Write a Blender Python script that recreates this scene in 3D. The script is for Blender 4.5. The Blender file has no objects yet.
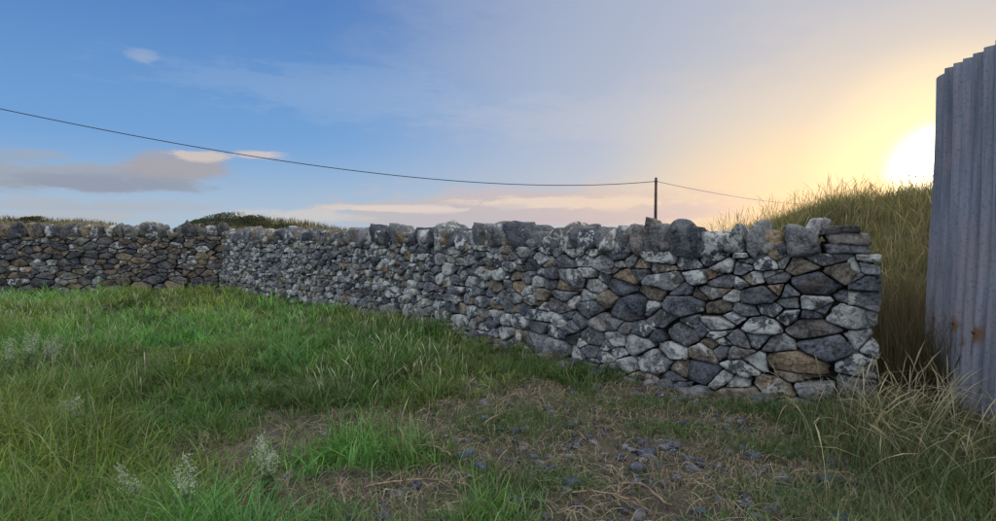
import bpy, bmesh, math, random
import numpy as np
from mathutils import Vector, noise, Matrix
random.seed(7); np.random.seed(7)
scene=bpy.context.scene
scene.view_settings.view_transform='Standard'
try: scene.view_settings.look='None'
except: pass
scene.view_settings.exposure=0
EYE=1.45; F=593.0
SUN_AZ=math.radians(36.8); SUN_EL=math.radians(4.6)
S=Vector((math.sin(SUN_AZ)*math.cos(SUN_EL),math.cos(SUN_AZ)*math.cos(SUN_EL),math.sin(SUN_EL)))

# ---------------- helpers
def sstep(a,b,x):
    t=np.clip((x-a)/(b-a),0,1); return t*t*(3-2*t)
_perm=np.random.RandomState(3).rand(256,256)
def vnoise(x,y,sc):
    x=np.asarray(x,float)*sc; y=np.asarray(y,float)*sc
    xi=np.floor(x).astype(int); yi=np.floor(y).astype(int)
    fx=x-xi; fy=y-yi; fx=fx*fx*(3-2*fx); fy=fy*fy*(3-2*fy)
    g=lambda a,b:_perm[a%256,b%256]
    return (g(xi,yi)*(1-fx)+g(xi+1,yi)*fx)*(1-fy)+(g(xi,yi+1)*(1-fx)+g(xi+1,yi+1)*fx)*fy
def fbm(x,y,sc,o=4):
    r=0;a=.5;t=0
    for i in range(o):
        r=r+a*vnoise(np.asarray(x)+17.3*i,np.asarray(y)-9.1*i,sc*2**i); t+=a; a*=.5
    return r/t
def make_mesh(name,verts,loops,lstart,ltotal,cols=None,mat=None,smooth=False):
    me=bpy.data.meshes.new(name)
    v=np.asarray(verts,np.float32)
    me.vertices.add(len(v)); me.vertices.foreach_set('co',v.ravel())
    me.loops.add(len(loops)); me.loops.foreach_set('vertex_index',np.asarray(loops,np.int32))
    me.polygons.add(len(lstart)); me.polygons.foreach_set('loop_start',np.asarray(lstart,np.int32))
    me.polygons.foreach_set('loop_total',np.asarray(ltotal,np.int32))
    if smooth: me.polygons.foreach_set('use_smooth',np.ones(len(lstart),bool))
    if cols is not None:
        at=me.color_attributes.new('tint','FLOAT_COLOR','POINT')
        at.data.foreach_set('color',np.asarray(cols,np.float32).ravel())
    me.update(calc_edges=True)
    if mat: me.materials.append(mat)
    ob=bpy.data.objects.new(name,me); scene.collection.objects.link(ob)
    return ob
class MB:
    def __init__(s): s.v=[];s.f=[];s.c=[];s.n=0
    def add(s,vs,fs,col):
        s.v.extend(vs); s.c.extend([col]*len(vs)); n=s.n
        s.f.extend([[i+n for i in f] for f in fs]); s.n+=len(vs)
    def build(s,name,mat,smooth=False):
        loops=[];ls=[];lt=[];k=0
        for f in s.f: loops.extend(f); ls.append(k); lt.append(len(f)); k+=len(f)
        return make_mesh(name,s.v,loops,ls,lt,s.c,mat,smooth)

# ---------------- node helpers
class NT:
    def __init__(s,tree): s.t=tree; s.L=tree.links
    def n(s,ty,**kw):
        nd=s.t.nodes.new(ty)
        for k,v in kw.items(): setattr(nd,k,v)
        return nd
    def set(s,inp,v):
        if isinstance(v,(int,float)): inp.default_value=v
        elif isinstance(v,(tuple,list)):
            if len(v)==3 and inp.type=='RGBA': v=tuple(v)+(1,)
            inp.default_value=v
        else: s.L.new(v,inp)
    def m(s,op,a,b=0.0,c=None,clamp=False):
        nd=s.n('ShaderNodeMath',operation=op); nd.use_clamp=clamp
        s.set(nd.inputs[0],a); s.set(nd.inputs[1],b)
        if c is not None: s.set(nd.inputs[2],c)
        return nd.outputs[0]
    def ss(s,v,a,b):
        nd=s.n('ShaderNodeMapRange',interpolation_type='SMOOTHSTEP')
        s.set(nd.inputs[0],v); nd.inputs[1].default_value=a; nd.inputs[2].default_value=b
        nd.inputs[3].default_value=0; nd.inputs[4].default_value=1
        return nd.outputs[0]
    def mix(s,f,a,b,bt='MIX'):
        nd=s.n('ShaderNodeMix',data_type='RGBA',blend_type=bt)
        s.set(nd.inputs[0],f); s.set(nd.inputs[6],a); s.set(nd.inputs[7],b)
        return nd.outputs[2]
    def gray(s,v):
        nd=s.n('ShaderNodeCombineColor')
        for i in range(3): s.L.new(v,nd.inputs[i])
        return nd.outputs[0]
    def noise(s,vec,scale,detail=4,rough=.55):
        nd=s.n('ShaderNodeTexNoise'); s.L.new(vec,nd.inputs['Vector'])
        nd.inputs['Scale'].default_value=scale; nd.inputs['Detail'].default_value=detail
        nd.inputs['Roughness'].default_value=rough
        return nd.outputs[0]
    def mapping(s,vec,scale):
        nd=s.n('ShaderNodeMapping'); s.L.new(vec,nd.inputs[0]); nd.inputs['Scale'].default_value=scale
        return nd.outputs[0]
def newmat(name):
    m=bpy.data.materials.new(name); m.use_nodes=True
    t=NT(m.node_tree); b=m.node_tree.nodes['Principled BSDF']
    return m,t,b

# ---------------- materials
def stone_mat():
    m,t,b=newmat('field_stone')
    tc=t.n('ShaderNodeTexCoord').outputs['Object']
    at=t.n('ShaderNodeAttribute',attribute_name='tint')
    n1=t.noise(tc,7,3,.65); n2=t.noise(tc,38,4,.7)
    v=t.m('ADD',t.m('ADD',t.m('MULTIPLY',t.ss(n1,.3,.7),.9),t.m('MULTIPLY',t.ss(n2,.3,.7),1.0)),.10)
    c=t.mix(1.0,at.outputs['Color'],t.gray(v),'MULTIPLY')
    stain=t.ss(t.noise(tc,4.3,3,.6),.56,.74)
    c=t.mix(t.m('MULTIPLY',stain,.4),c,(.14,.10,.065))
    ln=t.noise(tc,9,6,.74)
    th=t.m('SUBTRACT',.70,t.m('MULTIPLY',at.outputs['Alpha'],.25))
    lm=t.m('MULTIPLY',t.m('SUBTRACT',ln,th),22,clamp=True)
    lc=t.mix(n2,(.26,.29,.30),(.70,.73,.70))
    c=t.mix(t.m('MULTIPLY',lm,.88),c,lc)
    c=t.mix(t.m('MULTIPLY',t.m('MULTIPLY',t.m('SUBTRACT',n2,.66),20,clamp=True),.4),c,(.34,.33,.26))
    t.L.new(c,b.inputs['Base Color'])
    b.inputs['Roughness'].default_value=.9
    b.inputs['Specular IOR Level'].default_value=.2
    h=t.m('ADD',n1,t.m('MULTIPLY',n2,.5))
    bp=t.n('ShaderNodeBump'); bp.inputs['Strength'].default_value=1.0; bp.inputs['Distance'].default_value=.04
    t.L.new(h,bp.inputs['Height']); t.L.new(bp.outputs[0],b.inputs['Normal'])
    return m
def leaf_mat(name,trans=.35,rough=.5):
    m,t,b=newmat(name)
    at=t.n('ShaderNodeAttribute',attribute_name='tint').outputs['Color']
    t.t.nodes.remove(b)
    df=t.n('ShaderNodeBsdfDiffuse'); t.L.new(at,df.inputs[0])
    tr=t.n('ShaderNodeBsdfTranslucent'); t.L.new(t.mix(1,at,(1.2,1.15,.7),'MULTIPLY'),tr.inputs[0])
    gl=t.n('ShaderNodeBsdfGlossy'); gl.inputs['Roughness'].default_value=rough; gl.inputs[0].default_value=(.8,.85,.8,1)
    mx=t.n('ShaderNodeMixShader'); mx.inputs[0].default_value=trans
    t.L.new(df.outputs[0],mx.inputs[1]); t.L.new(tr.outputs[0],mx.inputs[2])
    m2=t.n('ShaderNodeMixShader'); m2.inputs[0].default_value=.035
    t.L.new(mx.outputs[0],m2.inputs[1]); t.L.new(gl.outputs[0],m2.inputs[2])
    t.L.new(m2.outputs[0],t.t.nodes['Material Output'].inputs[0])
    return m
def ground_mat():
    m,t,b=newmat('soil_and_turf')
    tc=t.n('ShaderNodeTexCoord').outputs['Object']
    at=t.n('ShaderNodeAttribute',attribute_name='tint').outputs['Color']
    n1=t.noise(tc,2.5,3,.6); n2=t.noise(tc,25,5,.7); n3=t.noise(tc,110,2,.7)
    c=t.mix(t.ss(n2,.35,.68),at,t.mix(1,at,(1.9,1.75,1.5),'MULTIPLY'))
    c=t.mix(t.m('MULTIPLY',t.ss(n3,.55,.7),.5),c,(.15,.13,.105))
    c=t.mix(t.m('MULTIPLY',t.ss(n1,.42,.62),.7),c,(.028,.027,.027))
    t.L.new(c,b.inputs['Base Color']); b.inputs['Roughness'].default_value=.95
    bp=t.n('ShaderNodeBump'); bp.inputs['Strength'].default_value=.9; bp.inputs['Distance'].default_value=.03
    t.L.new(t.m('ADD',n2,t.m('MULTIPLY',n3,.5)),bp.inputs['Height']); t.L.new(bp.outputs[0],b.inputs['Normal'])
    return m
def metal_mat():
    m,t,b=newmat('weathered_galvanised_sheet')
    tc=t.n('ShaderNodeTexCoord').outputs['Object']
    st=t.noise(t.mapping(tc,(9,9,.5)),1.6,5,.65)
    bl=t.noise(tc,2.2,5,.6); fi=t.noise(tc,45,4,.6)
    c=t.mix(t.ss(st,.3,.7),(.13,.15,.19),(.33,.34,.40))
    c=t.mix(t.m('MULTIPLY',t.ss(bl,.45,.7),.55),c,(.34,.28,.30))
    c=t.mix(t.m('MULTIPLY',t.ss(fi,.5,.7),.45),c,(.09,.09,.10))
    at=t.n('ShaderNodeAttribute',attribute_name='tint').outputs['Color']
    sep=t.n('ShaderNodeSeparateColor'); t.L.new(at,sep.inputs[0])
    # shade painted into the troughs so the ribs stand out
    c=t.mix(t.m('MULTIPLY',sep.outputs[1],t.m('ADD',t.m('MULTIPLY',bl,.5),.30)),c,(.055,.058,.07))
    rn=t.noise(tc,30,5,.7)
    rm=t.m('MULTIPLY',t.m('ADD',t.m('SUBTRACT',sep.outputs[0],.55),t.m('MULTIPLY',rn,.6)),2.2,clamp=True)
    rm=t.m('MULTIPLY',rm,t.ss(sep.outputs[0],.02,.25))
    c=t.mix(rm,c,t.mix(rn,(.10,.04,.02),(.30,.16,.08)))
    t.L.new(c,b.inputs['Base Color']); b.inputs['Metallic'].default_value=.25
    b.inputs['Roughness'].default_value=.55
    bp=t.n('ShaderNodeBump'); bp.inputs['Strength'].default_value=.35; bp.inputs['Distance'].default_value=.006
    t.L.new(fi,bp.inputs['Height']); t.L.new(bp.outputs[0],b.inputs['Normal'])
    return m
def simple_mat(name,col,rough=.8,sc=20,var=.5):
    m,t,b=newmat(name)
    tc=t.n('ShaderNodeTexCoord').outputs['Object']
    n=t.noise(tc,sc,4,.6)
    t.L.new(t.mix(t.ss(n,.3,.7),tuple(c*(1-var) for c in col),tuple(min(1,c*(1+var)) for c in col)),b.inputs['Base Color'])
    b.inputs['Roughness'].default_value=rough
    return m
M_STONE=stone_mat(); M_GRASS=leaf_mat('grass_blade'); M_DRY=leaf_mat('dry_grass_blade',.4,.6)
M_GROUND=ground_mat(); M_METAL=metal_mat()

# ---------------- wall paths
def catmull(pts,n=60):
    P=[Vector(p) for p in pts]; P=[P[0]*2-P[1]]+P+[P[-1]*2-P[-2]]
    out=[]
    for i in range(1,len(P)-2):
        for k in range(n):
            u=k/n; a,b,c,d=P[i-1],P[i],P[i+1],P[i+2]
            out.append(.5*((2*b)+(c-a)*u+(2*a-5*b+4*c-d)*u*u+(3*b-a-3*c+d)*u**3))
    out.append(P[-2]); return out
class Path:
    def __init__(s,pts):
        q=np.array([tuple(p) for p in catmull(pts)]); s.q=q
        dl=np.hypot(*(q[1:]-q[:-1]).T); s.s=np.concatenate([[0],np.cumsum(dl)]); s.L=s.s[-1]
    def P(s,u): return np.array([np.interp(u,s.s,s.q[:,0]),np.interp(u,s.s,s.q[:,1])])
    def fr(s,u):
        p=s.P(u); e=.15
        a=s.P(max(0,u-e)); b=s.P(min(s.L,u+e)); T=(b-a)/np.linalg.norm(b-a)
        if u<0: p=p+T*u
        if u>s.L: p=p+T*(u-s.L)
        return p,T,np.array([T[1],-T[0]])
MAIN=Path([(-6.95,14.75),(-4.05,12.1),(-1.65,9.55),(-.05,7.55),(.95,6.20),(1.75,5.42),(2.45,4.96),(3.01,4.66)])
LEFT=Path([(-22,12.9),(-17,13.2),(-11.6,13.75),(-6.7,14.85)])

# ---------------- terrain
E=(3.01,4.66)
def height(x,y):
    x=np.asarray(x,float); y=np.asarray(y,float)
    z=(fbm(x,y,.5,3)-.5)*.10+(fbm(x+50,y,2.5,3)-.5)*.06
    a=(x-E[0])*.87-(y-E[1])*.48; d=(x-E[0])*.48+(y-E[1])*.87
    H=1.95*sstep(-6.6,1.2,a)+.42*sstep(1,8,a)
    bank=H*sstep(.1,6.5,d)*(1-sstep(16,30,d))
    bank=bank*(1+.22*(fbm(x,y,.5,3)-.5))
    z=z+bank
    r=lambda cx,cy,sx,sy,h: h*np.exp(-((x-cx)/sx)**2-((y-cy)/sy)**2)
    z=z+r(-46,52,9,9,2.5)+r(-36,54,5,7,1.6)+r(-22,50,6.5,8,2.3)+r(-15,56,6,8,1.3)+r(-70,60,14,14,2.4)
    dist=np.hypot(x,y)
    z=z-1.2*sstep(60,200,dist)
    return z
def dry(x,y):
    n=fbm(x,y,1.3,3)-.5
    r=np.hypot((x-.85)/2.3,(y-3.75)/1.8)+n*1.5
    return 1-sstep(.62,1.15,r)
def far_side(x,y):
    a=np.interp(x,MAIN.q[:,0],MAIN.q[:,1]); b=np.interp(x,LEFT.q[:,0],LEFT.q[:,1])
    w=np.where(x<-6.9,b,a); w=np.where(x>3.01,4.66,w)
    return y>w
n=400
u=np.linspace(-1,1,n)
g=lambda u,k,R: R*np.sinh(k*u)/np.sinh(k)
X,Y=np.meshgrid(g(u,6.6,900),g(u,6.6,900)+5)
Z=height(X,Y)
D=dry(X,Y); FS=far_side(X,Y)
base=np.zeros((n,n,4)); base[...,3]=1
green=np.array([.04,.055,.02]); soil=np.array([.064,.053,.045]); tan=np.array([.11,.10,.045])
mixc=green+(soil-green)*D[...,None]
mixc=np.where(FS[...,None],tan,mixc)
fr=np.hypot(X,Y)>100; mixc=np.where(fr[...,None],np.array([.07,.08,.05]),mixc)
base[...,:3]=mixc
idx=np.arange(n*n).reshape(n,n)
q=np.stack([idx[:-1,:-1],idx[:-1,1:],idx[1:,1:],idx[1:,:-1]],-1).reshape(-1,4)
make_mesh('ground',np.stack([X,Y,Z],-1).reshape(-1,3),q.ravel(),np.arange(len(q))*4,np.full(len(q),4),base.reshape(-1,4),M_GROUND,True)

# ---------------- stones
def clip(poly,px,py,nx,ny):
    out=[];m=len(poly)
    for i in range(m):
        a=poly[i];b=poly[(i+1)%m]
        da=(a[0]-px)*nx+(a[1]-py)*ny; db=(b[0]-px)*nx+(b[1]-py)*ny
        if da<=0: out.append(a)
        if da*db<0:
            t=da/(da-db); out.append((a[0]+(b[0]-a[0])*t,a[1]+(b[1]-a[1])*t))
    return out
def stone_col(kind,rs):
    if kind=='dark':
        pal=[(.11,.11,.115),(.075,.08,.09),(.145,.12,.09),(.16,.16,.155),(.20,.165,.12)]; w=[.3,.25,.2,.15,.10]
    else:
        pal=[(.105,.115,.135),(.15,.16,.175),(.21,.22,.23),(.29,.295,.295),(.17,.15,.125),(.21,.165,.115),(.07,.08,.10),(.17,.165,.165)]; w=[.23,.24,.14,.05,.11,.06,.12,.05]
    c=rs.choices(pal,w)[0]; k=rs.uniform(.75,1.2)
    return (c[0]*k,c[1]*k,c[2]*k)
def patch_zones(mb,fn,W,z0,z1,rs,zones,kind,N=36,rings=(0.0,.35,.65,.87,.96,1.0)):
    seeds=[]
    for (u0,u1,w,h) in zones:
        z=z0
        while z<z1+.02:
            rowh=rs.choice([.6,.75,.9,1.0,1.2,1.4])*(1.2 if z<.35 else 1); ph=rs.uniform(0,6); u=u0+rs.uniform(-.1,.1)
            while u<u1:
                k=rs.choice([.35,.5,.75,1,1.25,1.7]); ww=w*k*(1.12 if z<.4 else 1); hh=h*rowh
                zc=z+hh/2+rs.uniform(-.30,.30)*hh+.02*math.sin(u*1.3+ph)
                seeds.append((u+ww/2,zc,rs.uniform(-.003,.004)+.45*(ww*ww-w*w)*.25))
                if rs.random()<.25: seeds.append((u+ww+rs.uniform(-.05,.05),z+hh*rs.choice([0,1])+rs.uniform(-.02,.02),-.007))
                u+=ww
            z+=h*rowh
    place(mb,fn,W,z0,z1,rs,kind,N,rings,seeds,1.75)
def place(mb,fn,W,z0,z1,rs,kind,N,rings,seeds,AN):
    sd=np.array(seeds)
    for i,(su,sz,sw) in enumerate(seeds):
        if su<-.05 or su>W+.05: continue
        gap=rs.uniform(.0005,.005)
        poly=[(max(gap*.5,su-.6),max(z0,sz-.4)),(min(W-gap*.5,su+.6),max(z0,sz-.4)),(min(W-gap*.5,su+.6),min(z1,sz+.4)),(max(gap*.5,su-.6),min(z1,sz+.4))]
        if poly[1][0]<=poly[0][0] or poly[2][1]<=poly[1][1]: continue
        near=np.where((abs(sd[:,0]-su)<1.0)&(abs(sd[:,1]-sz)<.7))[0]
        for j in near:
            if j==i: continue
            dx=sd[j,0]-su; dz=(sd[j,1]-sz)*AN*AN
            L2=dx*dx+(sd[j,1]-sz)**2*AN*AN
            if L2<1e-6: continue
            t=.5+(sw-sd[j,2])/(2*L2); t=min(.85,max(.15,t))
            mx=su+(sd[j,0]-su)*t; mz=sz+(sd[j,1]-sz)*t
            l=math.hypot(dx,dz); nx,nz=dx/l,dz/l
            ro=(math.sin(i*12.9+j*12.9)*43758.5%1-.5)*.42
            cr_,sr_=math.cos(ro),math.sin(ro); nx,nz=nx*cr_-nz*sr_,nx*sr_+nz*cr_
            poly=clip(poly,mx-nx*gap,mz-nz*gap,nx,nz)
            if len(poly)<3: break
        if len(poly)<3: continue
        pa=np.array(poly); x,yy=pa[:,0],pa[:,1]
        area=.5*abs(np.dot(x,np.roll(yy,1))-np.dot(yy,np.roll(x,1)))
        if area<.0005: continue
        # drop very short edges so that stones keep few, definite corners
        keep=[k for k in range(len(pa)) if np.hypot(*(pa[k]-pa[(k+1)%len(pa)]))>.022]
        if len(keep)>=3: pa=pa[keep]
        c=pa.mean(0)
        sh=np.array([rs.choice([0,0,.0,.02,.06,.13]) for _ in range(len(pa))])[:,None]
        pa=pa*(1-sh)+c*sh
        cr=rs.uniform(.03,.10); nq=[]
        for k in range(len(pa)):
            a=pa[k];b=pa[(k+1)%len(pa)]
            nq.append(a*(1-cr)+b*cr)
            nq.append(a*.5+b*.5+(c-(a+b)/2)*rs.choice([0,0,.03,.07,-.02]))
            nq.append(a*cr+b*(1-cr))
        q=np.array(nq)
        cl=np.vstack([q,q[:1]]); dl=np.hypot(*(cl[1:]-cl[:-1]).T); ss=np.concatenate([[0],np.cumsum(dl)])
        per=ss[-1]; tt=np.linspace(0,per,N,endpoint=False)
        bp=np.stack([np.interp(tt,ss,cl[:,0]),np.interp(tt,ss,cl[:,1])],1)
        size=math.sqrt(area)
        prot=rs.uniform(-.04,.03)
        pls=[]
        for _ in range(rs.randint(2,4)):
            an=rs.uniform(0,6.283); sl=rs.uniform(.03,.5)
            pls.append((rs.uniform(.0,.10)*size,math.cos(an)*sl,math.sin(an)*sl))
        off=Vector((rs.uniform(0,99),rs.uniform(0,99),rs.uniform(0,99)))
        vs=[];fs=[]
        def hgt(p,t):
            dx,dz=p-c
            h=min(a+b*dx+cc*dz for a,b,cc in pls)
            h+=.020*noise.noise(Vector((p[0]*11,p[1]*11,0))+off)+.014*noise.noise(Vector((p[0]*34,p[1]*34,0))+off)
            e=max(0,(t-.87)/.13)
            return max(-.10,prot+h-e*e*min(.014,.08*size))
        jit=[1+.06*noise.noise(Vector((bp[k][0]*26,bp[k][1]*26,5))+off)+.03*noise.noise(Vector((bp[k][0]*70,bp[k][1]*70,9))+off) for k in range(N)]
        for t in rings[1:]:
            for k in range(N):
                p=c+(bp[k]-c)*t*jit[k]
                vs.append(tuple(fn(p[0],p[1],hgt(p,t))))
        for k in range(N):
            p=c+(bp[k]-c)*.96*jit[k]; vs.append(tuple(fn(p[0],p[1],-.15)))
        R=len(rings)
        for r in range(R-1):
            for k in range(N):
                k2=(k+1)%N; fs.append([r*N+k,r*N+k2,(r+1)*N+k2,(r+1)*N+k])
        ci=len(vs); vs.append(tuple(fn(c[0],c[1],hgt(c,0))))
        for k in range(N): fs.append([ci,(k+1)%N,k])
        col=stone_col(kind,rs)
        li=rs.choice([.1,.2,.35,.5,.75,1.0]) if kind!='dark' else rs.choice([.1,.2,.3,.7])
        if col[2]<.12 and kind!='dark' and rs.random()<.5: li=.9
        mb.add(vs,fs,(*col,li))
def ico(sub):
    bm=bmesh.new(); bmesh.ops.create_icosphere(bm,subdivisions=sub,radius=1)
    bm.verts.ensure_lookup_table()
    v=np.array([tuple(x.co) for x in bm.verts]); f=[[q.index for q in x.verts] for x in bm.faces]; bm.free(); return v,f
ICO={k:ico(k) for k in (2,3,4)}
def rock(mb,cen,ax,dims,rs,col,sub=3,sharp=False,top=True):
    v,f=ICO[sub]
    npl=[];hs=[]
    for i in range(3):
        for sg in (1,-1):
            q=np.array([rs.gauss(0,.14 if sharp else .22) for _ in range(3)]); q[i]+=sg; npl.append(q/np.linalg.norm(q)); hs.append(rs.uniform(.8,1.0))
    for _ in range(rs.randint(1,3) if sharp else rs.randint(5,8)):
        q=np.array([rs.gauss(0,1) for _ in range(3)]); npl.append(q/np.linalg.norm(q)); hs.append(rs.uniform(.9,1.2) if sharp else rs.uniform(.85,1.18))
    if sharp and top:
        sg=rs.choice([-1,1])
        q=np.array([sg*rs.uniform(.4,1.4),rs.gauss(0,.3),1]); npl.append(q/np.linalg.norm(q)); hs.append(rs.uniform(.68,.95))
        if rs.random()<.4:
            q=np.array([-sg*rs.uniform(.6,1.5),rs.gauss(0,.3),1]); npl.append(q/np.linalg.norm(q)); hs.append(rs.uniform(.75,1.0))
    npl=np.array(npl); hs=np.array(hs)
    dn=v@npl.T; r=np.min(np.where(dn>.05,hs/np.maximum(dn,.05),9),1); r=np.minimum(r,1.8 if sharp else 1.45)
    off=Vector((rs.uniform(0,99),rs.uniform(0,99),rs.uniform(0,99)))
    nn=np.array([noise.noise(Vector(tuple(p*2.2))+off)*.05+noise.noise(Vector(tuple(p*6))+off)*.035 for p in v])
    p=v*(r+nn)[:,None]*np.array(dims)[None]/2
    w=p@np.array(ax)+np.array(cen)[None]
    mb.add([tuple(x) for x in w],f,col)
def axes(T,N,tilt,yaw):
    T2=np.array([T[0]*math.cos(yaw)-T[1]*math.sin(yaw),T[0]*math.sin(yaw)+T[1]*math.cos(yaw),0]); N2=np.array([T2[1],-T2[0],0]); U=np.array([0,0,1.])
    return [T2*math.cos(tilt)+U*math.sin(tilt),N2,-T2*math.sin(tilt)+U*math.cos(tilt)]
def dry_wall(name,path,H,TH,zones,kind,seed,end=False,capH=.25,bury=.15,sharp=True,capw=1.0):
    rs=random.Random(seed); mb=MB()
    def front(u,z,d):
        p,T,N=path.fr(u); q=p+N*(d-.07*z); return (q[0],q[1],z)
    def back(u,z,d):
        p,T,N=path.fr(path.L-u); q=p-N*(TH+d-.07*z); return (q[0],q[1],z)
    patch_zones(mb,front,path.L+.02,-bury,H,rs,zones,kind)
    patch_zones(mb,back,path.L,-bury,H,rs,[(0,path.L,.4,.22)],kind,N=14,rings=(0,.6,.9,1.0))
    if end:
        p0,T0,N0=path.fr(path.L)
        def endf(u,z,d):
            q=p0-N0*(u+.10)+T0*(d-.03-.03*z); return (q[0],q[1],z)
        patch_zones(mb,endf,TH-.2,-bury,H,rs,[(0,TH,.3,.16)],kind)
    ns=60; vs=[];fs=[]
    for i in range(ns+1):
        uu=.0+(path.L-(.1 if end else 0))*i/ns; p,T,N=path.fr(uu)
        for d,z in ((-.11,-.3),(-.18,H-.03),(-TH+.15,H-.03),(-TH+.08,-.3)):
            q=p+N*d; vs.append((q[0],q[1],z))
    for i in range(ns):
        for k in range(4): a=i*4+k;b=i*4+(k+1)%4; fs.append([a,b,b+4,a+4])
    fs.append([0,1,2,3]); k=ns*4; fs.append([k+3,k+2,k+1,k])
    mb.add(vs,fs,(.012,.012,.012,0))
    u=.02; stop=path.L-(.60 if end else .05)
    while u<stop:
        p,T,N=path.fr(u)
        w=(rs.uniform(.075,.15) if rs.random()<.85 else rs.uniform(.15,.20))*capw
        hh=capH*rs.choice([.75,.9,1.0,1.05,1.15,1.3]); dp=TH*rs.uniform(.7,.9)
        tilt=rs.gauss(.16,.22); yaw=rs.gauss(0,.16)
        ax=axes(T,N,tilt,yaw)
        q=p+T*(w/2)-N*(TH*.47+.04+rs.gauss(0,.02))
        col=stone_col(kind,rs); col=tuple(c*.85 for c in col)
        rock(mb,(q[0],q[1],H+hh*.38),ax,(w*1.25,dp,hh*1.25),rs,(*col,rs.choice([.1,.25,.5,.8])),3,sharp)
        if rs.random()<.4:
            s=rs.uniform(.06,.11); q2=p+T*(w)-N*(.09+rs.uniform(0,.08))
            rock(mb,(q2[0],q2[1],H+.04),axes(T,N,rs.uniform(-1,1),rs.uniform(-1,1)),(s*1.3,s*1.4,s),rs,(*stone_col(kind,rs),.3),2,True)
        u+=w*rs.uniform(.92,1.12)
    if end:
        L=path.L; p,T,N=path.fr(L)
        def at(du,z,tilt,dims,col,li):
            q=p-T*du-N*.30; rock(mb,(q[0],q[1],z),axes(T,N,tilt,rs.gauss(0,.05)),dims,rs,(*col,li),3,True,False)
        at(.225,H+.045,.02,(.40,.48,.12),(.12,.125,.14),.4)
        at(.22,H+.13,-.04,(.36,.45,.11),(.17,.16,.15),.3)
        at(.25,H+.20,.03,(.28,.4,.08),(.13,.125,.12),.3)
        at(.50,H+.13,-.5,(.14,.42,.42),(.34,.34,.34),.6)
    return mb.build(name,M_STONE)
L_=MAIN.L
wall=dry_wall('dry_stone_wall',MAIN,1.27,.55,[(0,L_*.52,.20,.105),(L_*.52,L_*.74,.23,.12),(L_*.74,L_+.3,.29,.145)],'mix',17,end=True,capH=.25,capw=1.3)
wall2=dry_wall('dry_stone_wall',LEFT,1.33,.55,[(0,LEFT.L+.2,.29,.12)],'dark',23,capH=.28,sharp=False,capw=1.6)

# ---------------- grass generator
def blades(name,pos,h,w,az,lean,cols,mat,levels=3,seed=False):
    n=len(pos); L=levels
    ts=np.linspace(0,1,L+1)
    dirx=np.cos(az);diry=np.sin(az)
    sa=az+np.pi/2+np.random.uniform(-.9,.9,n); sx=np.cos(sa); sy=np.sin(sa)
    V=np.zeros((n,2*L+1,3),np.float32); C=np.zeros((n,2*L+1,4),np.float32); C[...,3]=1
    ratio=np.minimum(1.3,lean/np.maximum(h,.01))
    for i,t in enumerate(ts):
        b=lean*t**1.8; hh=h*(t-.38*ratio*t*t*t)
        cx=pos[:,0]+dirx*b; cy=pos[:,1]+diry*b; cz=pos[:,2]+hh
        wd=w*(1-t**1.6)*.5 if not seed else w*.5*(1 if t<.01 else (.9 if i<L-1 else 2.6))
        tone=.75+.3*t  # root shade painted into the blade colour, lighter towards the tip
        if i<L:
            V[:,2*i]=np.stack([cx-sx*wd,cy-sy*wd,cz],-1); V[:,2*i+1]=np.stack([cx+sx*wd,cy+sy*wd,cz],-1)
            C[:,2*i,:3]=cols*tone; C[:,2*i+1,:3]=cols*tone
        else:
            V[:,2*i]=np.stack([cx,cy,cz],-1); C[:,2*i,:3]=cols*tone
    nv=2*L+1
    f=[];lt=[]
    for i in range(L-1): f+= [2*i,2*i+1,2*i+3,2*i+2]; lt.append(4)
    f+=[2*L-2,2*L-1,2*L]; lt.append(3)
    f=np.array(f); loops=(np.arange(n)[:,None]*nv+f[None]).ravel()
    lt=np.tile(lt,n); ls=np.concatenate([[0],np.cumsum(lt)[:-1]])
    return make_mesh(name,V.reshape(-1,3),loops,ls,lt,C.reshape(-1,4),mat)
def pick(pal,n,var=.3):
    pal=np.array(pal); c=pal[np.random.randint(0,len(pal),n)]
    return c*np.random.uniform(1-var,1+var,(n,1))
GREEN=[(.10,.225,.035),(.07,.175,.035),(.13,.26,.05),(.08,.19,.055),(.18,.28,.075),(.11,.21,.04)]
STRAW=[(.36,.29,.17),(.28,.23,.13),(.42,.36,.24)]
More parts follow.
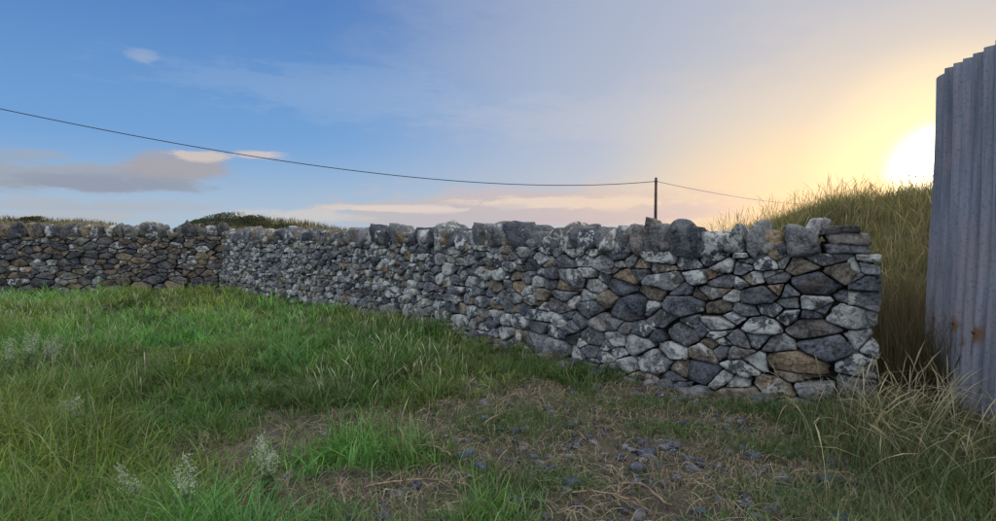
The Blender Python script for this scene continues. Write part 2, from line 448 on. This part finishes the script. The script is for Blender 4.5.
def lawn(N,y0,y1,hmin,hmax,w,tuft):
    nt=N//tuft
    y=np.random.uniform(y0,y1,nt); x=np.random.uniform(-1,1,nt)*(y*.98+.8)
    keep=~far_side(x,y+.10)
    x,y=x[keep],y[keep]; nt=len(x)
    th=np.random.choice([.45,.6,.8,1,1.2,1.6],nt); ta=np.random.uniform(0,6.28,nt)
    cxx=np.repeat(x,tuft); cyy=np.repeat(y,tuft); thh=np.repeat(th,tuft); taa=np.repeat(ta,tuft); tc_=np.repeat(np.random.uniform(.6,1.35,nt),tuft); n=len(cxx)
    a=np.random.uniform(0,2*np.pi,n); r=np.abs(np.random.normal(0,.05,n))
    px=cxx+np.cos(a)*r; py=cyy+np.sin(a)*r
    d=dry(px,py)
    k=(np.random.rand(n)>d*.90)&(~far_side(px,py+.02)); 
    px,py,a,r,thh,d,taa,tc_=[q[k] for q in (px,py,a,r,thh,d,taa,tc_)]; n=len(px)
    pn=fbm(px,py,1.1,3); 
    hh=np.random.uniform(hmin,hmax,n)*thh*(.25+1.45*pn)*(1-.5*d)
    hh*=1-.35*sstep(1.2,3.2,px)*(py>3.4)
    hh*=1+.3*sstep(-.6,-2.2,px)*(py<5)
    hh*=1-.30*sstep(-1.2,.2,px)
    az=np.where(np.random.rand(n)<.5,a,taa)+np.random.normal(0,.5,n); lean=hh*np.random.uniform(.15,1.35,n)
    cols=pick(GREEN,n)*tc_[:,None]
    yb=fbm(px+30,py+9,.7,3)[:,None]; cols=cols*(.25+1.5*yb)
    cols[:,0]*=(.5+1.1*fbm(px-20,py,.9,2))
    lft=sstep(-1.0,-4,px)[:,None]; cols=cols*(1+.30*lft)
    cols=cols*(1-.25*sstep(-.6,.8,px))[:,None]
    dm=np.random.rand(n)<(.06+.25*d); cols[dm]=pick(STRAW,dm.sum())*.7
    z=height(px,py)-.01
    return np.stack([px,py,z],-1),hh,np.full(n,w)*np.random.uniform(.6,1.5,n),az,lean,cols
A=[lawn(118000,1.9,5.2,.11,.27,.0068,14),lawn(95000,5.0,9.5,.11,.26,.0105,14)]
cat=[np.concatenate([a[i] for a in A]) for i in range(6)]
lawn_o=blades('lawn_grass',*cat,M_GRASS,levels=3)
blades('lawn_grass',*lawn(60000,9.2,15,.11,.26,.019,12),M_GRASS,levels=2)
def lawnseed():
    n=3800
    y=np.random.uniform(2.3,12,n); x=-np.random.uniform(.05,1,n)*(y*.95+.3)
    k=(~far_side(x,y+.1))&(vnoise(x,y,.8)>.4)&(dry(x,y)<.3); x,y=x[k],y[k]; n=len(x)
    h=np.random.uniform(.18,.40,n)
    return np.stack([x,y,height(x,y)],-1),h,np.random.uniform(.002,.0035,n)*(1+y*.08),np.random.uniform(0,6.28,n),h*np.random.uniform(.1,.6,n),pick([(.30,.34,.18),(.38,.38,.26),(.26,.32,.16)],n)
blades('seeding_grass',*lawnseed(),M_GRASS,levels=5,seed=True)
def bankgrass():
    n=120000
    x=np.random.uniform(0,16,n); y=np.random.uniform(4.4,16,n)
    a=(x-E[0])*.87-(y-E[1])*.48; d=(x-E[0])*.48+(y-E[1])*.87
    k=(d>.65)&(a>-8)|((d>-.1)&(a>.14)&(a<.75))
    k&=(np.abs(x/y-.75)<.62); 
    k&=~((a>.42)&(d<.30))
    k&=vnoise(x,y,3)>.12
    x,y,a,d=[q[k] for q in (x,y,a,d)]; n=len(x)
    h=np.random.uniform(.18,.55,n)*(.3+1.2*fbm(x,y,1.3,3)); 
    cols=pick([(.25,.21,.095),(.17,.185,.07),(.11,.155,.05),(.31,.245,.12),(.14,.14,.065)],n)
    cols*=(.3+1.3*fbm(x,y,1.2,3))[:,None]
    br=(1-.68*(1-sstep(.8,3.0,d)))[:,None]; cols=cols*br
    return np.stack([x,y,height(x,y)-.02],-1),h,np.random.uniform(.005,.011,n),np.random.uniform(0,6.28,n),h*np.random.uniform(.2,1.1,n),cols
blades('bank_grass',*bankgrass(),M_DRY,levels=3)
def seedheads():
    n=8500
    x=np.random.uniform(0,16,n); y=np.random.uniform(4.9,14,n)
    a=(x-E[0])*.87-(y-E[1])*.48; d=(x-E[0])*.48+(y-E[1])*.87
    k=((d>.65)&(a>-8)&(~((a>.42)&(d<.5))))&(vnoise(x,y,1.4)>.35); x,y=x[k],y[k]; n=len(x)
    h=np.random.uniform(.35,.85,n); cols=pick([(.40,.31,.16),(.34,.27,.15),(.28,.25,.12)],n)
    return np.stack([x,y,height(x,y)-.02],-1),h,np.random.uniform(.003,.005,n),np.random.uniform(0,6.28,n),h*np.random.uniform(.1,.7,n),cols
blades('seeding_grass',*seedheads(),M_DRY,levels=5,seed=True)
def gapweeds():
    n=4200
    a=np.random.uniform(.06,.62,n); d=np.random.uniform(.05,1.5,n)
    x=E[0]+a*.87+d*.48; y=E[1]-a*.48+d*.87
    h=np.random.uniform(.3,1.15,n); cols=pick([(.10,.075,.045),(.13,.10,.06),(.07,.08,.035),(.16,.12,.065)],n)
    return np.stack([x,y,height(x,y)-.02],-1),h,np.random.uniform(.004,.009,n),np.random.uniform(0,6.28,n),h*np.random.uniform(.05,.5,n),cols
blades('dead_stalks',*gapweeds(),M_DRY,levels=4)
def dune():
    n=60000
    x=np.random.uniform(-95,12,n); y=np.random.uniform(30,72,n); z=height(x,y)
    k=(z>.55); x,y,z=x[k],y[k],z[k]; n=len(x)
    h=np.random.uniform(.2,.6,n)*(.3+1.5*fbm(x,y,.35,3)); cols=pick([(.20,.17,.085),(.13,.14,.06),(.26,.20,.10),(.08,.095,.045)],n)
    cols*=(.4+1.1*fbm(x,y,.2,3))[:,None]
    return np.stack([x,y,z-.03],-1),h,np.random.uniform(.03,.07,n),np.random.uniform(0,6.28,n),h*np.random.uniform(.1,.8,n),cols
blades('dune_grass',*dune(),M_DRY,levels=2)
def bushes():
    cen=[(-22,47,2.9,.5),(-19.5,47.5,1.8,.45),(-24.5,48,1.5,.35),(-44,50,1.6,.4),(-40,51,1.1,.35),(-17,48,1.2,.3)]
    P=[];C=[]
    for cx,cy,R,h in cen:
        m=int(2600*R/2)
        x=np.random.normal(cx,R*.5,m); y=np.random.normal(cy,R*.3,m)
        top=h*np.clip(1-((x-cx)/R)**2,.1,1)*(.5+fbm(x,y,1.2,2)); z=height(x,y)+np.random.uniform(0,1,m)**.6*top+.1
        P.append(np.stack([x,y,z],-1)); C.append(pick([(.06,.08,.035),(.08,.095,.04),(.05,.06,.03)],m))
    P=np.concatenate(P); C=np.concatenate(C); n=len(P)
    return P,np.random.uniform(.05,.14,n),np.random.uniform(.05,.10,n),np.random.uniform(0,6.28,n),np.random.uniform(.02,.12,n),C
blades('low_bushes',*bushes(),M_DRY,levels=2)
def litter():
    n=40000
    x=np.random.uniform(-3.5,4.2,n); y=np.random.uniform(2.0,6.3,n); d=dry(x,y)
    k=(np.random.rand(n)<d*.9*(.25+1.3*vnoise(x,y,2.2))+.04)&(~far_side(x,y+.05)); x,y=x[k],y[k]; n=len(x)
    az=np.random.uniform(0,6.28,n); L=np.random.uniform(.04,.20,n)
    h=np.random.uniform(.004,.05,n)
    cols=pick([(.33,.27,.19),(.20,.16,.11),(.42,.36,.27),(.12,.095,.07),(.22,.20,.14)],n)
    return np.stack([x,y,height(x,y)+.004],-1),h,np.random.uniform(.0015,.0045,n),az,L,cols
p_,h_,w_,a_,l_,c_=litter()
def strands(name,p,h,w,az,L,cols,mat):
    n=len(p); V=np.zeros((n,8,3),np.float32); C=np.ones((n,8,4),np.float32)
    bend=np.random.uniform(-.25,.25,n)
    for i,t in enumerate((0,.33,.66,1)):
        aa=az+bend*t*2
        cx=p[:,0]+np.cos(aa)*L*t; cy=p[:,1]+np.sin(aa)*L*t
        cz=height(cx,cy)+.006+h*np.sin(t*3.0)
        sx=-np.sin(az)*w/2; sy=np.cos(az)*w/2
        V[:,2*i]=np.stack([cx-sx,cy-sy,cz],-1); V[:,2*i+1]=np.stack([cx+sx,cy+sy,cz+w*.3],-1)
    C[...,:3]=cols[:,None,:]
    f=np.array([0,1,3,2,2,3,5,4,4,5,7,6]); loops=(np.arange(n)[:,None]*8+f[None]).ravel()
    return make_mesh(name,V.reshape(-1,3),loops,np.arange(n*3)*4,np.full(n*3,4),C.reshape(-1,4),mat)
strands('straw_litter',p_,h_,w_,a_,l_,c_,M_DRY)
def tall(cx,cy,sx,sy,n,hm,cols):
    x=np.random.normal(cx,sx,n); y=np.random.normal(cy,sy,n)
    k=(y>1.7)&~far_side(x,y+.03); x,y=x[k],y[k]; n=len(x)
    h=np.random.uniform(.4,1.1,n)*hm
    return np.stack([x,y,height(x,y)-.01],-1),h,np.random.uniform(.003,.008,n),np.random.uniform(0,6.28,n),h*np.random.uniform(.2,1.1,n),pick(cols,n)
GG=[(.08,.145,.045),(.11,.155,.06),(.15,.155,.08),(.065,.13,.04),(.20,.175,.105)]
GD=[(.06,.13,.03),(.08,.16,.04),(.10,.17,.05)]
T=[tall(2.95,3.6,.38,.5,11000,.34,GG),tall(2.2,2.6,.4,.3,4500,.22,GG),tall(3.0,4.35,.35,.15,3500,.30,GG),tall(-2.0,2.6,.5,.3,4000,.32,GREEN),tall(-.5,2.35,.4,.2,2500,.20,GREEN),tall(2.3,4.75,.35,.10,1300,.15,GD),tall(.6,6.2,.5,.3,3000,.17,GD),tall(1.3,4.3,.25,.12,700,.13,GD),tall(.1,4.4,.3,.2,1200,.15,GD),tall(1.6,3.2,.25,.15,700,.12,GD),tall(.3,3.3,.2,.12,600,.13,GD),tall(1.9,3.9,.25,.12,700,.13,GD),tall(1.2,4.9,.4,.12,900,.13,GD)]
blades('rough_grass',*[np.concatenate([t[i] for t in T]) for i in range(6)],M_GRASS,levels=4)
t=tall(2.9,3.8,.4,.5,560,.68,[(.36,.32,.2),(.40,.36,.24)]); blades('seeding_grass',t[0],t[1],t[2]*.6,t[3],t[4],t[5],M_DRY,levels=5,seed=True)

# ---------------- small stones on ground
rs=random.Random(5); mb=MB()
for i in range(1000):
    x=rs.gauss(1.1,1.2); y=rs.gauss(3.8,1.0)
    if y<2.2 or bool(far_side(np.array(x),np.array(y+.15))): continue
    if rs.random()>float(dry(np.array(x),np.array(y)))+.12: continue
    s=rs.choice([.012,.015,.02,.025,.03,.045,.06]) if i>22 else rs.uniform(.07,.10)
    ang=rs.uniform(0,6.28); ax=[[math.cos(ang),math.sin(ang),0],[-math.sin(ang),math.cos(ang),0],[0,0,1]]
    c=rs.choice([(.055,.065,.09),(.10,.11,.14),(.13,.13,.14),(.07,.08,.11)])
    rock(mb,(x,y,float(height(x,y))+s*.2),ax,(s*1.3,s,s*.75),rs,(*c,rs.choice([0,.1,.3])),2,True)
mb.build('loose_stones',M_STONE)
mb=MB()
for i in range(110):
    u=rs.uniform(MAIN.L*.35,MAIN.L-.1); p,T_,N_=MAIN.fr(u); q=p+N_*rs.uniform(.02,.22); s=rs.uniform(.05,.17)
    ang=rs.uniform(0,6.28); ax=[[math.cos(ang),math.sin(ang),0],[-math.sin(ang),math.cos(ang),0],[0,0,1]]
    rock(mb,(q[0],q[1],float(height(q[0],q[1]))+s*.15),ax,(s*1.3,s,s*.8),rs,(*[c*.8 for c in stone_col('mix',rs)],.3),2,True)
mb.build('wall_foot_rubble',M_STONE)

# ---------------- tubes (twigs, wires)
def tube(mb,pts,r0,r1,col,k=6):
    pts=[Vector(p) for p in pts]; vs=[];fs=[];m=len(pts)
    for i,p in enumerate(pts):
        d=(pts[min(i+1,m-1)]-pts[max(i-1,0)]).normalized()
        a=d.cross(Vector((0,0,1))); a=a.normalized() if a.length>1e-4 else Vector((1,0,0)); b=d.cross(a)
        r=r0+(r1-r0)*i/(m-1)
        for j in range(k):
            t=2*math.pi*j/k; vs.append(tuple(p+a*math.cos(t)*r+b*math.sin(t)*r))
    for i in range(m-1):
        for j in range(k): fs.append([i*k+j,i*k+(j+1)%k,(i+1)*k+(j+1)%k,(i+1)*k+j])
    fs.append(list(range(k))[::-1]); fs.append([(m-1)*k+j for j in range(k)])
    mb.add(vs,fs,col)
def px(u,v,z=0.0):
    d=F*(EYE-z)/(v-232.0); return ((u-498)/F*d,d)
M_TWIG=simple_mat('dead_twig_bark',(.22,.16,.11),.8,40,.4)
def twig(x,y,ang,L):
    mb=MB(); pts=[]; kink=0
    for i in range(12):
        t=i/11; kink+=rs.gauss(0,.012); xx=x+math.cos(ang)*L*t-math.sin(ang)*kink; yy=y+math.sin(ang)*L*t+math.cos(ang)*kink
        pts.append((xx,yy,float(height(xx,yy))+.035+.05*math.sin(t*3)+rs.uniform(-.006,.006)))
    tube(mb,pts,.007,.003,(1,1,1,1))
    for i in (2,4,6,8,9):
        a2=ang+rs.choice([-1,1])*rs.uniform(.4,.9); l=L*rs.uniform(.15,.35); p=pts[i]
        tube(mb,[p,(p[0]+math.cos(a2)*l*.5,p[1]+math.sin(a2)*l*.5,p[2]+.03),(p[0]+math.cos(a2)*l,p[1]+math.sin(a2)*l,p[2]+.02)],.004,.0015,(1,1,1,1),5)
    return mb.build('fallen_twig',M_TWIG)
twig(-.75,3.25,-.1,.6); twig(.4,3.15,-.5,.45); twig(.62,3.0,1.3,.28); twig(-.3,3.7,2.4,.35); twig(-.8,3.0,1.5,.25); twig(-.1,4.3,.5,.3); twig(-.5,3.9,1.2,.3); twig(.9,3.0,2.2,.4)

# ---------------- pale flowering weeds
M_WEED=leaf_mat('weed_leaf',.3,.6)
def weed(x,y,h):
    mb=MB(); z0=float(height(x,y))
    stems=rs.randint(2,4)
    for s in range(stems):
        a=rs.uniform(0,6.28); l=rs.uniform(.05,.4)*h; hh=h*rs.uniform(.65,1.0)
        pts=[(x+math.cos(a)*l*t**1.5,y+math.sin(a)*l*t**1.5,z0+hh*t) for t in (0,.3,.6,.8,1)]
        tube(mb,pts,.003,.0015,(.16,.22,.08,1),5)
        for k in range(260):
            t=rs.uniform(.15,1.0) if k%3==0 else rs.uniform(.55,1)
            bx=x+math.cos(a)*l*t**1.5; by=y+math.sin(a)*l*t**1.5; bz=z0+hh*t
            top=t>.55
            R=(.024*(1.15-t)/.6+.004) if top else .03
            q=Vector((bx+rs.gauss(0,R),by+rs.gauss(0,R),bz+rs.gauss(0,.01)))
            sz=rs.uniform(.004,.010) if top else rs.uniform(.010,.028)
            d1=Vector((rs.gauss(0,1),rs.gauss(0,1),rs.gauss(0,.7))).normalized(); d2=d1.cross(Vector((rs.gauss(0,1),rs.gauss(0,1),rs.gauss(0,1)))).normalized()
            g_=rs.uniform(.7,1.15)
            c=(.40*g_,.47*g_,.34*g_) if top else (.13*g_,.20*g_,.09*g_)
            mb.add([tuple(q-d1*sz),tuple(q+d2*sz*.5),tuple(q+d1*sz),tuple(q-d2*sz*.5)],[[0,1,2,3]],(*c,1))
    return mb.build('flowering_weed',M_WEED)
for u,v,h in ((183,525,.42),(262,492,.40),(20,372,.50),(45,368,.42),(128,505,.28),(5,376,.42),(70,430,.3)):
    x,y=px(u,v,.05); weed(x,y,h)

# ---------------- shed
A_=np.array([3.58,4.90]); dirW=np.array([-.24,-.97]); dirW/=np.linalg.norm(dirW); nW=np.array([dirW[1],-dirW[0]])
if nW[0]>0: nW=-nW
Hs=2.73; Ls=2.3; Ds=3.0; PIT=.145
shed=bpy.data.objects.new('corrugated_shed',None); scene.collection.objects.link(shed)
def corr(name,o,d,nrm,L,z0,z1fn,bolts=(),pitch=PIT,amp=.027):
    k=int(L/pitch*14); m=56; vs=[];cs=[];fs=[]
    for i in range(k+1):
        s=L*i/k; sn=math.sin(2*math.pi*s/pitch); c=amp*sn; z1=z1fn(s)+.006*math.sin(s*7)-.07*max(0,1-s/.14)**2
        for j in range(m+1):
            z=z0+(z1-z0)*j/m
            dd=c+.012*math.sin(z*2.1+s*1.7)
            q=o+d*s+nrm*dd; vs.append((q[0],q[1],z))
            r=0
            for bs,bz,br in bolts:
                dz=z-bz; sz=br*(1.0 if dz>0 else 1.6)
                r=max(r,math.exp(-((s-bs)/br)**2-(dz/sz)**2))
            r=max(r,.45*math.exp(-z/.12))
            cs.append((r,max(0,-sn)**1.5,0,1))  # red carries rust, green the painted trough shade
    for i in range(k):
        for j in range(m): a=i*(m+1)+j; fs.append([a,a+1,a+m+2,a+m+1])
    mb=MB(); mb.v=vs; mb.c=cs; mb.f=fs; mb.n=len(vs)
    ob=mb.build(name,M_METAL,True); ob.parent=shed
    return ob
bol=[(PIT*3.25,.76,.045),(PIT*5.25,.74,.06),(PIT*1.25,.76,.015),(PIT*8.25,.73,.05),(PIT*4.25,.66,.03)]
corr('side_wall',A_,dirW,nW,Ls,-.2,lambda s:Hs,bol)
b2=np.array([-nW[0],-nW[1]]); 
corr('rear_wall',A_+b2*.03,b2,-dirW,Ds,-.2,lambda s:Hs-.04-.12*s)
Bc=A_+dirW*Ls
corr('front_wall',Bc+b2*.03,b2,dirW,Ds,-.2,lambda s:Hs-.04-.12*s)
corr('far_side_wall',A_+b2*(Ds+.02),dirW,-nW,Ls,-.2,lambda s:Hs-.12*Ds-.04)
vs=[];fs=[];k=150
for i in range(k+1):
    s=Ls*i/k
    for w_i in (.03,Ds+.1):
        q=A_+dirW*s+b2*w_i; vs.append((q[0],q[1],Hs-.08-.12*w_i+.012*math.sin(2*math.pi*s/.128)))
for i in range(k): fs.append([2*i,2*i+1,2*i+3,2*i+2])
mb=MB(); mb.add(vs,fs,(0,0,0,1)); o=mb.build('roof',M_METAL,True); o.parent=shed
mb=MB()
for s,z,_ in bol[:-1]:
    q=A_+dirW*s+nW*.032
    rock(mb,(q[0],q[1],z),[[nW[0],nW[1],0],[dirW[0],dirW[1],0],[0,0,1]],(.03,.028,.028),rs,(.5,.5,.5,0),2)
o=mb.build('fixing_bolts',simple_mat('rusty_bolt',(.10,.05,.03),.8,60,.5)); o.parent=shed

# ---------------- utility pole and wires
M_POLE=simple_mat('tarred_pole_wood',(.05,.04,.035),.85,6,.4)
M_WIRE=simple_mat('wire',(.03,.03,.035),.5,3,.1)
def pole(x,y,top,name='utility_pole'):
    mb=MB(); z=float(height(x,y))-.2
    tube(mb,[(x,y,z),(x,y,z+(top-z)*.5),(x,y,top+.25)],.13,.085,(1,1,1,1),12)
    tube(mb,[(x-.13,y-.05,top),(x+.13,y+.05,top)],.035,.035,(1,1,1,1),8)
    tube(mb,[(x,y-.09,top-.12),(x,y-.16,top-.12),(x,y-.16,top+.06)],.03,.05,(1,1,1,1),8)
    return mb.build(name,M_POLE)
pole(10.6,40,4.85)
wp=[]
for i in range(61):
    t=1.3*i/60; wp.append((10.6-27.4*t,40-20*t,4.85-3.75*t+4.50*t*t))
mb=MB(); tube(mb,wp,.026,.013,(1,1,1,1),6); mb.build('overhead_wire',M_WIRE)
pole(wp[-1][0],wp[-1][1],wp[-1][2])
e=(68.0,110.0,7.6); wp2=[]
for i in range(31):
    t=i/30; wp2.append((10.6+(e[0]-10.6)*t,40+(e[1]-40)*t,4.85+(e[2]-4.85)*t-1.3*4*t*(1-t)))
mb=MB(); tube(mb,wp2,.016,.016,(1,1,1,1),6); mb.build('overhead_wire',M_WIRE)
pole(*e)

# ---------------- world
w=bpy.data.worlds.new('World'); scene.world=w; w.use_nodes=True
t=NT(w.node_tree); nt=w.node_tree; bg=nt.nodes['Background']
sky=t.n('ShaderNodeTexSky',sky_type='NISHITA'); sky.sun_disc=False
sky.sun_elevation=SUN_EL; sky.sun_rotation=SUN_AZ; sky.air_density=1.0; sky.dust_density=1.5; sky.ozone_density=1.5
tc=t.n('ShaderNodeTexCoord').outputs['Generated']
nrm=t.n('ShaderNodeVectorMath',operation='NORMALIZE'); t.L.new(tc,nrm.inputs[0]); Dv=nrm.outputs[0]
sp=t.n('ShaderNodeSeparateXYZ'); t.L.new(Dv,sp.inputs[0])
dt=t.n('ShaderNodeVectorMath',operation='DOT_PRODUCT'); t.L.new(Dv,dt.inputs[0]); dt.inputs[1].default_value=S
dot=dt.outputs['Value']; el=sp.outputs[2]
az=t.m('ARCTAN2',sp.outputs[0],sp.outputs[1])
c=t.mix(t.ss(el,0.0,.16),(.46,.60,.75),(.18,.40,.77))
c=t.mix(t.ss(el,.10,.40),c,(.085,.23,.58))
c=t.mix(t.m('MULTIPLY',t.ss(dot,.58,.985),.84),c,(.59,.60,.67))
low=t.m('SUBTRACT',1.0,t.ss(el,.0,.36))
c=t.mix(t.m('MULTIPLY',t.ss(dot,.88,.995),t.m('ADD',t.m('MULTIPLY',low,.82),.14)),c,(.98,.75,.45))
c=t.mix(t.m('MULTIPLY',t.ss(dot,.982,.9995),.85),c,(1.1,.90,.56))
c=t.mix(t.m('POWER',t.ss(dot,.9955,1.0),3.2),c,(5.0,4.2,2.8))
wn=t.noise(t.mapping(Dv,(1,1,3.2)),5.5,6,.66)
wn2=t.noise(t.mapping(Dv,(1,1,4.0)),13,6,.68)
def cloud(azc,elc,sa,se,amt,nz,lo=.42,hi=.62):
    a=t.m('DIVIDE',t.m('SUBTRACT',az,math.radians(azc)),math.radians(sa)); b=t.m('DIVIDE',t.m('SUBTRACT',el,elc),se)
    g_=t.m('EXPONENT',t.m('MULTIPLY',t.m('ADD',t.m('MULTIPLY',a,a),t.m('MULTIPLY',b,b)),-1.0))
    return t.m('MULTIPLY',t.ss(t.m('ADD',nz,t.m('MULTIPLY',t.m('SUBTRACT',g_,.5),.42)),lo,hi),t.m('MULTIPLY',g_,amt))
def pe(u,v):
    dx=(u-498)/F; dz=(232-v)/F; return math.degrees(math.atan(dx)),dz/math.sqrt(1+dx*dx+dz*dz)
def cl(u,v,sa,se,amt,nz,col,lo=.42,hi=.62):
    global c
    a,b=pe(u,v); c=t.mix(t.m('MINIMUM',cloud(a,b,sa,se,amt,nz,lo,hi),.92),c,col)
cl(60,176,11,.026,1.4,wn2,(.38,.42,.51),.36,.66); cl(175,166,4.5,.024,1.6,wn2,(.42,.40,.46),.38,.64); cl(110,184,8,.016,1.2,wn2,(.31,.36,.48))
cl(200,156,2.8,.010,1.4,wn2,(.70,.61,.58),.44,.62)
cl(262,155,2.2,.010,1.4,wn2,(.68,.61,.62),.42,.66); cl(148,60,1.3,.014,.5,wn2,(.45,.52,.68)); cl(45,156,3,.010,.8,wn2,(.36,.44,.58)); cl(60,205,14,.014,.9,wn2,(.46,.52,.62))
cl(560,207,19,.036,1.5,wn2,(.60,.53,.58),.38,.56); cl(560,203,14,.012,1.4,wn2,(.84,.70,.62),.46,.58); cl(420,214,12,.022,1.4,wn2,(.56,.54,.60),.40,.56); cl(400,209,9,.008,1.2,wn2,(.80,.70,.66),.44,.56); cl(300,216,8,.014,1.1,wn2,(.66,.66,.68)); cl(700,190,14,.05,.5,wn,(.85,.66,.52))
cl(600,40,25,.12,.35,wn,(.42,.50,.66)); cl(50,217,14,.012,1.1,wn2,(.50,.55,.62)); cl(350,95,20,.05,.3,wn2,(.42,.55,.76)); cl(640,120,22,.05,.3,wn2,(.66,.64,.68))
sky_fill=t.m('MAXIMUM',t.ss(el,.48,.80),t.m('MULTIPLY',t.ss(t.m('MULTIPLY',sp.outputs[1],-1.0),.05,.55),t.ss(el,-.02,.1)))  # extra sky brightness overhead and behind the camera, added as fill light
c=t.mix(sky_fill,c,t.mix(t.ss(el,.1,.7),(.95,1.03,1.28),(1.75,1.75,1.74)))
sc=t.n('ShaderNodeVectorMath',operation='SCALE'); t.L.new(c,sc.inputs[0]); sc.inputs['Scale'].default_value=10.0
fin=t.mix(.85,sky.outputs[0],sc.outputs[0])
t.L.new(fin,bg.inputs[0]); bg.inputs[1].default_value=.1
try: w.cycles.sampling_method='MANUAL'; w.cycles.sample_map_resolution=512
except: pass

# ---------------- sun
sd=bpy.data.lights.new('sun','SUN'); sd.energy=3.0; sd.angle=math.radians(.6); sd.color=(1,.72,.42)
so=bpy.data.objects.new('sun',sd); scene.collection.objects.link(so)
so.rotation_euler=(-S).to_track_quat('-Z','Y').to_euler(); so.location=(20,30,10)

# ---------------- camera
cd=bpy.data.cameras.new('camera'); cam=bpy.data.objects.new('camera',cd); scene.collection.objects.link(cam)
cd.sensor_width=36; cd.lens=36*F/996; cd.clip_end=3000; cd.clip_start=.05
cam.location=(0,0,EYE); cam.rotation_euler=(math.radians(90-2.75),0,0)
scene.camera=cam
